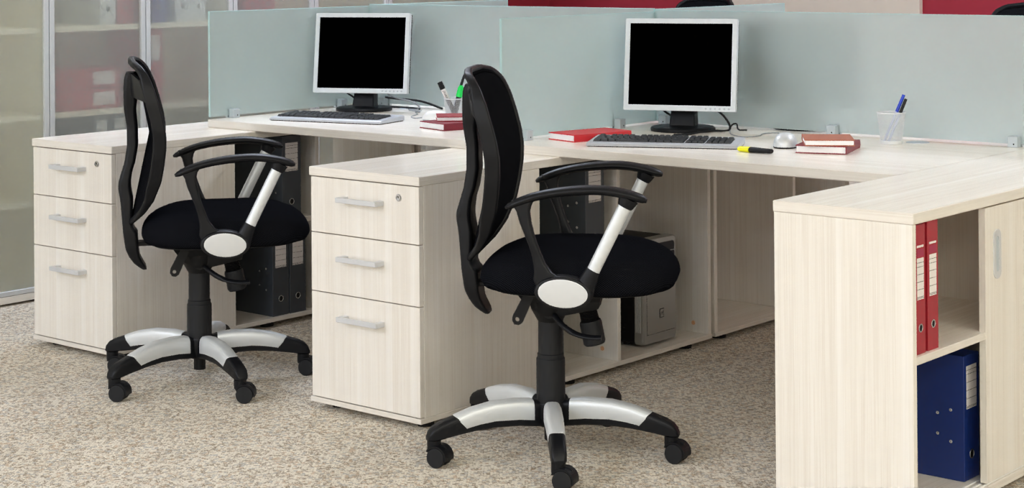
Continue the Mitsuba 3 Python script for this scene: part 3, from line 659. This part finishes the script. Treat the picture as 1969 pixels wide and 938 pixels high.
def caster_meshes():
    wheel = []
    for s in (-1, 1):
        w = rot(lathe([(0, 0), (.017, 0), (.0235, .003), (.0255, .007), (.0255, .017), (.024, .0185), (0, .0185)], 32), 90 * s, (1, 0, 0))
        wheel.append(mv(w, .014, -s * .0045, .0255))
    a = np.radians(np.linspace(-12, 150, 18))
    hood = []
    for yy in (-.0205, .0205):
        hood.append(None)
    outer = [(.014 + .0315 * np.cos(t), .0255 + .0315 * np.sin(t)) for t in a]; inner = [(.014 + .0268 * np.cos(t), .0255 + .0268 * np.sin(t)) for t in a[::-1]]
    h = extr(Polygon(outer + inner), .044)
    h = mv(rot(h, 90, (1, 0, 0)), 0, .022, 0)
    core = mv(rot(extr(Polygon([(.002, .012), (.03, .012), (.042, .03), (.034, .054), (-.002, .062), (-.014, .05), (-.012, .03)]), .007), 90, (1, 0, 0)), 0, .0035, 0)
    stem = cat(cyl(.0185, (-.001, 0, .042), (-.001, 0, .0675), 28))
    return wheel, cat(h, core), stem
def pan(th, a, b, pw):
    c, s = np.cos(th), np.sin(th); rr = (np.abs(c) ** pw + np.abs(s) ** pw) ** (-1 / pw); return a * rr * c, b * rr * s
def seat_mesh():
    th = np.linspace(0, 2 * np.pi, 96, endpoint=False); cx, ax, ay = .0935, .2705, .243
    def r(s, z, rnd=3.2, drop=True):
        x, y = pan(th, ax * s, ay * s, rnd); x = x + cx
        zz = np.full(96, z)
        if drop:
            f = np.clip((x - .16) / .2, 0, 1); zz = zz - (z - .468) * .30 * f ** 2.4
            g = np.clip((-.02 - x) / .16, 0, 1); zz = zz - (z - .468) * .30 * g ** 2
        return np.c_[x, y, zz]
    rings = [r(.04, .470, 2.4, False), r(.6, .468, 2.8, False), r(.90, .468, 3.0, False), r(.965, .474, 3.1, False), r(.992, .487, 3.2, False), r(1.0, .503), r(.995, .520), r(.975, .537), r(.94, .550), r(.88, .560), r(.78, .567), r(.62, .571), r(.4, .573), r(.2, .574, 2.4), r(.04, .574, 2)]
    return loft(rings)
def tri_poly(pts, y0, y1):
    return mv(rot(extr(Polygon(pts).buffer(.003).buffer(-.003), y1 - y0), 90, (1, 0, 0)), 0, y1, 0)
def chair_parts():
    """(name path, mesh, material, smooth, label) in the chair's own space: faces +x, left is +y"""
    Pp = []
    leg, inl = leg_meshes(); wheel, hood, stem = caster_meshes()
    ph = math.radians(0)
    for i in range(5):
        Rm = trimesh.transformations.rotation_matrix(2 * np.pi * i / 5, (0, 0, 1))
        Pp.append((f'leg{i}', 'leg', None, tf(leg, Rm), 'black_plastic', 35, 'black star base leg'))
        Pp.append((None, 'silver_inlay', f'leg{i}', tf(inl, Rm), 'silver_plastic', 45, 'silver cover plate'))
        Pp.append(('CASTER', i, None, None, None, None, None))
    Pp.append(('hub', 'hub', None, lathe([(0, .082), (.030, .082), (.036, .088), (.044, .11), (.044, .142), (.041, .148), (0, .148)], 40), 'black_plastic', 35, None))
    Pp.append(('col', 'gas_column', None, cat(lathe([(0, .146), (.0385, .146), (.0385, .262), (.0355, .266), (.0355, .275), (.033, .277), (.033, .372), (0, .372)], 48)), 'black_soft', 25, 'black telescopic column'))
    Pp.append(('stub', 'column_foot', None, cyl(.018, (0, 0, .045), (0, 0, .085), 24), 'black_deep', 30, None))
    mech = cat(hull([(x, y, z) for x, y, z in [(-.09, .09, .466), (-.09, -.09, .466), (.16, .09, .466), (.16, -.09, .466), (-.06, .06, .42), (-.06, -.06, .42), (.15, .06, .425), (.15, -.06, .425)]]),
               lathe([(0, .362), (.034, .362), (.040, .372), (.052, .395), (.054, .43), (0, .43)], 32),
               hull([(x, y, z) for x, y, z in [(-.05, .045, .43), (-.05, -.045, .43), (.15, .04, .43), (.15, -.04, .43), (.0, .045, .375), (.0, -.045, .375), (.14, .035, .402), (.14, -.035, .402), (-.045, .04, .40), (-.045, -.04, .40)]]),
               box(-.205, .0, -.028, .028, .455, .467, .002))
    Pp.append(('mech', 'tilt_mechanism', None, mech, 'black_deep', 30, 'black tilt mechanism'))
    br = rot(extr(Polygon([(-.020, .455), (-.050, .455), (-.092, .388), (-.094, .376), (-.088, .366), (-.076, .364), (-.066, .370)]).difference(Polygon([(-.080 + .006 * math.cos(t), .379 + .006 * math.sin(t)) for t in np.linspace(0, 6.28, 16)[:-1]])), .005), 90, (1, 0, 0))
    Pp.append(('brk', 'slotted_bracket', None, mv(br, 0, -.075, 0), 'black_deep', False, 'black bracket with a hole'))
    Pp.append(('lev', 'height_lever', None, tube(spline([(.02, -.05, .385), (.045, -.085, .368), (.085, -.115, .352), (.125, -.13, .347), (.158, -.135, .348)], 16), [(.008, .008)] * 8 + [(.010, .006)] * 8, 12), 'black_plastic', 50, 'black curved lever'))
    ax0, ax1 = np.array([.104, 0, .40]), np.array([.124, 0, .302])
    Pp.append(('knob', 'tension_knob', None, tube([ax0 + (ax1 - ax0) * t for t in (.36, .42, .94, 1)], [.029, .031, .031, .027], 24), 'black_soft', 35, 'black tension knob'))
    Pp.append((None, 'knob_thread', 'knob', cat(*[tube([ax0 + (ax1 - ax0) * t, ax0 + (ax1 - ax0) * (t + .03)], [.026, .024], 20) for t in np.arange(0, .36, .04)]), 'black_deep', 30, None))
    Pp.append(('seat', 'seat', None, seat_mesh(), 'seat_fabric', True, 'black fabric cushion'))
    Pp.append((None, 'seat_pan', 'seat', loft([np.c_[.09 + pan(t, .235 * s, .205 * s, 3)[0], pan(t, .235 * s, .205 * s, 3)[1], np.full(48, z)] for s, z in ((.9, .459), (1, .463), (1, .471)) for t in [np.linspace(0, 2 * np.pi, 48, endpoint=False)]]), 'black_deep', 30, None))
    ro = ring_of(OUT)
    Pp.append(('bf', 'backrest_frame', None, ring_loft(ro, frame_sec), 'black_plastic', 40, 'black moulded frame'))
    rm = ring_of(OUT.buffer(-.006)); cz = .79; rings = []
    for s in (1, .93, .82, .68, .52, .35, .18, .03):
        y = rm[:, 0] * s; z = cz + (rm[:, 1] - cz) * s
        rings.append(np.c_[[prof(zz) + bowx(yy) * (1.0 if s < 1 else .6) - .006 - .004 * (1 - s) for yy, zz in zip(y, z)], y, z])
    Pp.append(('net', 'backrest_mesh', None, loft(rings, True), 'net_fabric', True, 'black mesh panel'))
    sp = [(1.006, -.222, -.198, .045), (.990, -.229, -.194, .048), (.955, -.231, -.190, .048), (.930, -.231, -.190, .047), (.912, -.231, -.188, .046), (.886, -.230, -.192, .043), (.83, -.221, -.187, .041), (.77, -.221, -.186, .043), (.72, -.229, -.195, .046), (.69, -.238, -.205, .048), (.655, -.249, -.210, .050), (.64, -.250, -.210, .050), (.60, -.243, -.203, .052), (.54, -.238, -.205, .054), (.512, -.236, -.203, .054), (.500, -.235, -.190, .054), (.45, -.228, -.187, .052), (.42, -.217, -.184, .045), (.40, -.204, -.174, .041), (.388, -.190, -.168, .036), (.381, -.180, -.168, .028)]
    zs = np.array([s[0] for s in sp]); zi = np.r_[np.linspace(zs[0], zs[-1], 60)]
    I = lambda c: np.interp(-zi, -zs, [s[c] for s in sp])
    ringsp = [np.c_[(a + b) / 2 + q[:, 0], q[:, 1], np.full(len(q), z)] for z, a, b, w in zip(zi, I(1), I(2), I(3)) for q in [rrect((b - a) / 2, w, .011, 5)]]
    Pp.append(('spine', 'back_support', None, loft(ringsp), 'black_plastic', 40, 'black curved back support bar'))
    rings = []
    for y in np.linspace(-.200, .200, 25):
        zlo, zhi = .930 - .01 * (abs(y) / .205) ** 2, 1.004 - .012 * (abs(y) / .205) ** 3
        k_ = (abs(y) / .205) ** 1.5
        rings.append(np.array([((-.200 * (1 - k_) + (prof(z) - .026) * k_) - dx, y, z) for z, dx in [(zlo, 0), (.5 * (zlo + zhi), 0), (zhi, 0), (zhi, .011), (.5 * (zlo + zhi), .013), (zlo, .011)]]))
    Pp.append((None, 'upper_bracket', 'spine', loft(rings), 'black_plastic', 40, None))
    Pp.append((None, 'bolt', 'spine', cat(*[tube([(-.225 - .012 * (z > .6), s * (.046 + .0), z), (-.225 - .012 * (z > .6), s * .0515, z)], .004, 12) for z in (.647, .585) for s in (-1, 1)]), 'black_deep', 30, None))
    for s, nm in ((-1, 'a0'), (1, 'a1')):
        y = .27 * s
        pth = spline([(-.072, y, .700), (-.046, y, .711), (.0, y, .7275), (.04, y, .7365), (.08, y, .7425), (.125, y, .7465), (.165, y, .748), (.21, y, .745), (.25, y, .7375), (.284, y, .728), (.300, y, .722)], 40)
        rad = [(np.interp(t, [0, .03, .12, .35, .8, .95, 1], [.006, .016, .020, .024, .026, .022, .008]), np.interp(t, [0, .03, .1, .5, .9, .97, 1], [.004, .0085, .011, .0125, .012, .0105, .005])) for t in np.linspace(0, 1, 40)]
        pad = tube(pth, rad, 20, ref=(0, 0, 1))
        cen = [(-.026, .719, .030), (-.0275, .708, .025), (-.0245, .692, .018), (-.0185, .663, .0155), (-.009, .635, .0135), (.001, .608, .0125), (.010, .582, .0135), (.017, .56, .0165), (.027, .538, .024), (.040, .520, .040), (.055, .500, .045)]
        zz = [c[1] for c in cen]
        post = loft([np.c_[c[0] + q[:, 0], y + q[:, 1] - s * .003 * (c[1] < .6), np.full(len(q), c[1])] for c in cen for q in [rrect(c[2], .012, .009, 5)]])
        th = np.linspace(0, 2 * np.pi, 48, endpoint=False)
        def ov(sc, yy, a=.0765, b=.0425): return np.c_[.0805 + a * sc * np.cos(th) , np.full(48, yy), .4885 + b * sc * np.sin(th) - .045 * a * sc * np.cos(th)]
        disc = loft([ov(.82, s * .238), ov(1, s * .243), ov(1, s * .278), ov(.97, s * .284), ov(.90, s * .287)])
        dirv = np.array([.0945, 0, .187]); dirv /= np.linalg.norm(dirv); b0 = np.array([.150, y, .528]); b1 = np.array([.2475, y, .717])
        sock = tube([b0 - dirv * .045, b0 - dirv * .02, b0 + dirv * .012, b0 + dirv * .02], [(.014, .030), (.015, .0255), (.0145, .0205), (.0135, .0195)], 20, ref=(0, 0, 1))
        cap = tube([b1 - dirv * .012, b1 - dirv * .006, b1 + dirv * .012], [(.0135, .0195), (.0155, .022), (.018, .027)], 20, ref=(0, 0, 1))
        brk = box(.03, .13, *sorted((s * .05, s * .242)), .452, .462, .002)
        Pp.append((nm, 'armrest', None, cat(pad, post, disc, sock, cap, brk), 'black_plastic', 40, 'black looped armrest'))
        Pp.append((None, 'support_tube', nm, tube([b0, b0 + (b1 - b0) * .5, b1], [(.012, .0172)] * 3, 24, ref=(0, 0, 1)), 'silver_plastic', 45, 'silver oval tube'))
        face = loft([ov(.88, s * .2862, .0745, .0405), ov(.88, s * .2880, .0745, .0405), ov(.80, s * .2890, .0745, .0405), ov(.3, s * .2896, .0745, .0405)])
        Pp.append((None, 'oval_cover', nm, face, 'disc_silver', 45, 'silver oval disc'))
    return Pp
PARTS = []
for q in chair_parts():
    if q[3] is not None:
        v = q[3].vertices.copy()
        if q[1] in ('leg', 'silver_inlay'):
            v[:, :2] *= .981
        elif q[1] not in ('hub', 'gas_column', 'column_foot'):
            v[:, 0] = v[:, 0] * .965 - .006 * np.clip((v[:, 2] - .38) / .06, 0, 1); v[:, 2] -= .011 * np.clip((v[:, 2] - .76) / .30, 0, 1.2)
        q[3].vertices = v
    PARTS.append(q)
PLY = {}
def chair(label, x, y, az, base_az, caster_az, lift=0.0, group='office chairs'):
    root = thing('office_chair', label, 'chair', group)
    Mu = at(x, y, lift, az); Mb = at(x, y, 0, base_az); names = {}
    for i, (pid, nm, par, mesh, mt, sm, lab) in enumerate(PARTS):
        if pid == 'CASTER':
            wheel, hood, stem = caster_meshes()
            an = math.radians(base_az + 72 * nm); cx, cy = x + .3275 * math.cos(an), y + .3275 * math.sin(an)
            Mc = at(cx, cy, FL, caster_az[nm])
            for q, (n2, m2_, mt2) in enumerate((('caster', cat(hood, stem), 'black_plastic'), ('wheel', wheel[0], 'black_soft'), ('wheel', wheel[1], 'black_soft'))):
                if ('c', q) not in PLY: PLY[('c', q)] = mikit.ply(m2_, mt2, 35)
                kk = key((root if q == 0 else ck) + '__' + n2)
                if q == 0: ck = kk; labels[kk] = {'label': 'black twin-wheel caster'}
                scene[kk] = {**PLY[('c', q)], 'to_world': T(Mc.tolist())}
            continue
        if i not in PLY: PLY[i] = mikit.ply(mesh, mt, sm)
        kk = key((names[par] if par else root) + '__' + nm)
        if pid: names[pid] = kk
        M = Mb if nm in ('leg', 'silver_inlay', 'hub', 'column_foot') else Mu
        scene[kk] = {**PLY[i], 'to_world': T(M.tolist())}
        if lab: labels[kk] = {'label': lab}
    return root
A1, A2 = math.degrees(3.451), math.degrees(4.1936)
chair('black mesh office chair at the left, in front of the left desk', .8652 - .005, .0280 - .006, 51.5, A1, [35, 30, 40, 30, 40], -.012)
chair('black mesh office chair in the middle foreground, in front of the right desk', 2.2441, .0744, 31.2, A2, [12, 20, 10, 190, 15], 0.0)
chair('black office chair of the facing workstation, its top showing above the right monitor', .350, 3.40, -105, 20, [10, 80, 150, 220, 290], .096)
chair('black mesh office chair beyond the glass at the top right corner of the photo', 2.185, 3.11, -97, 50, [10, 80, 150, 220, 290], .094)
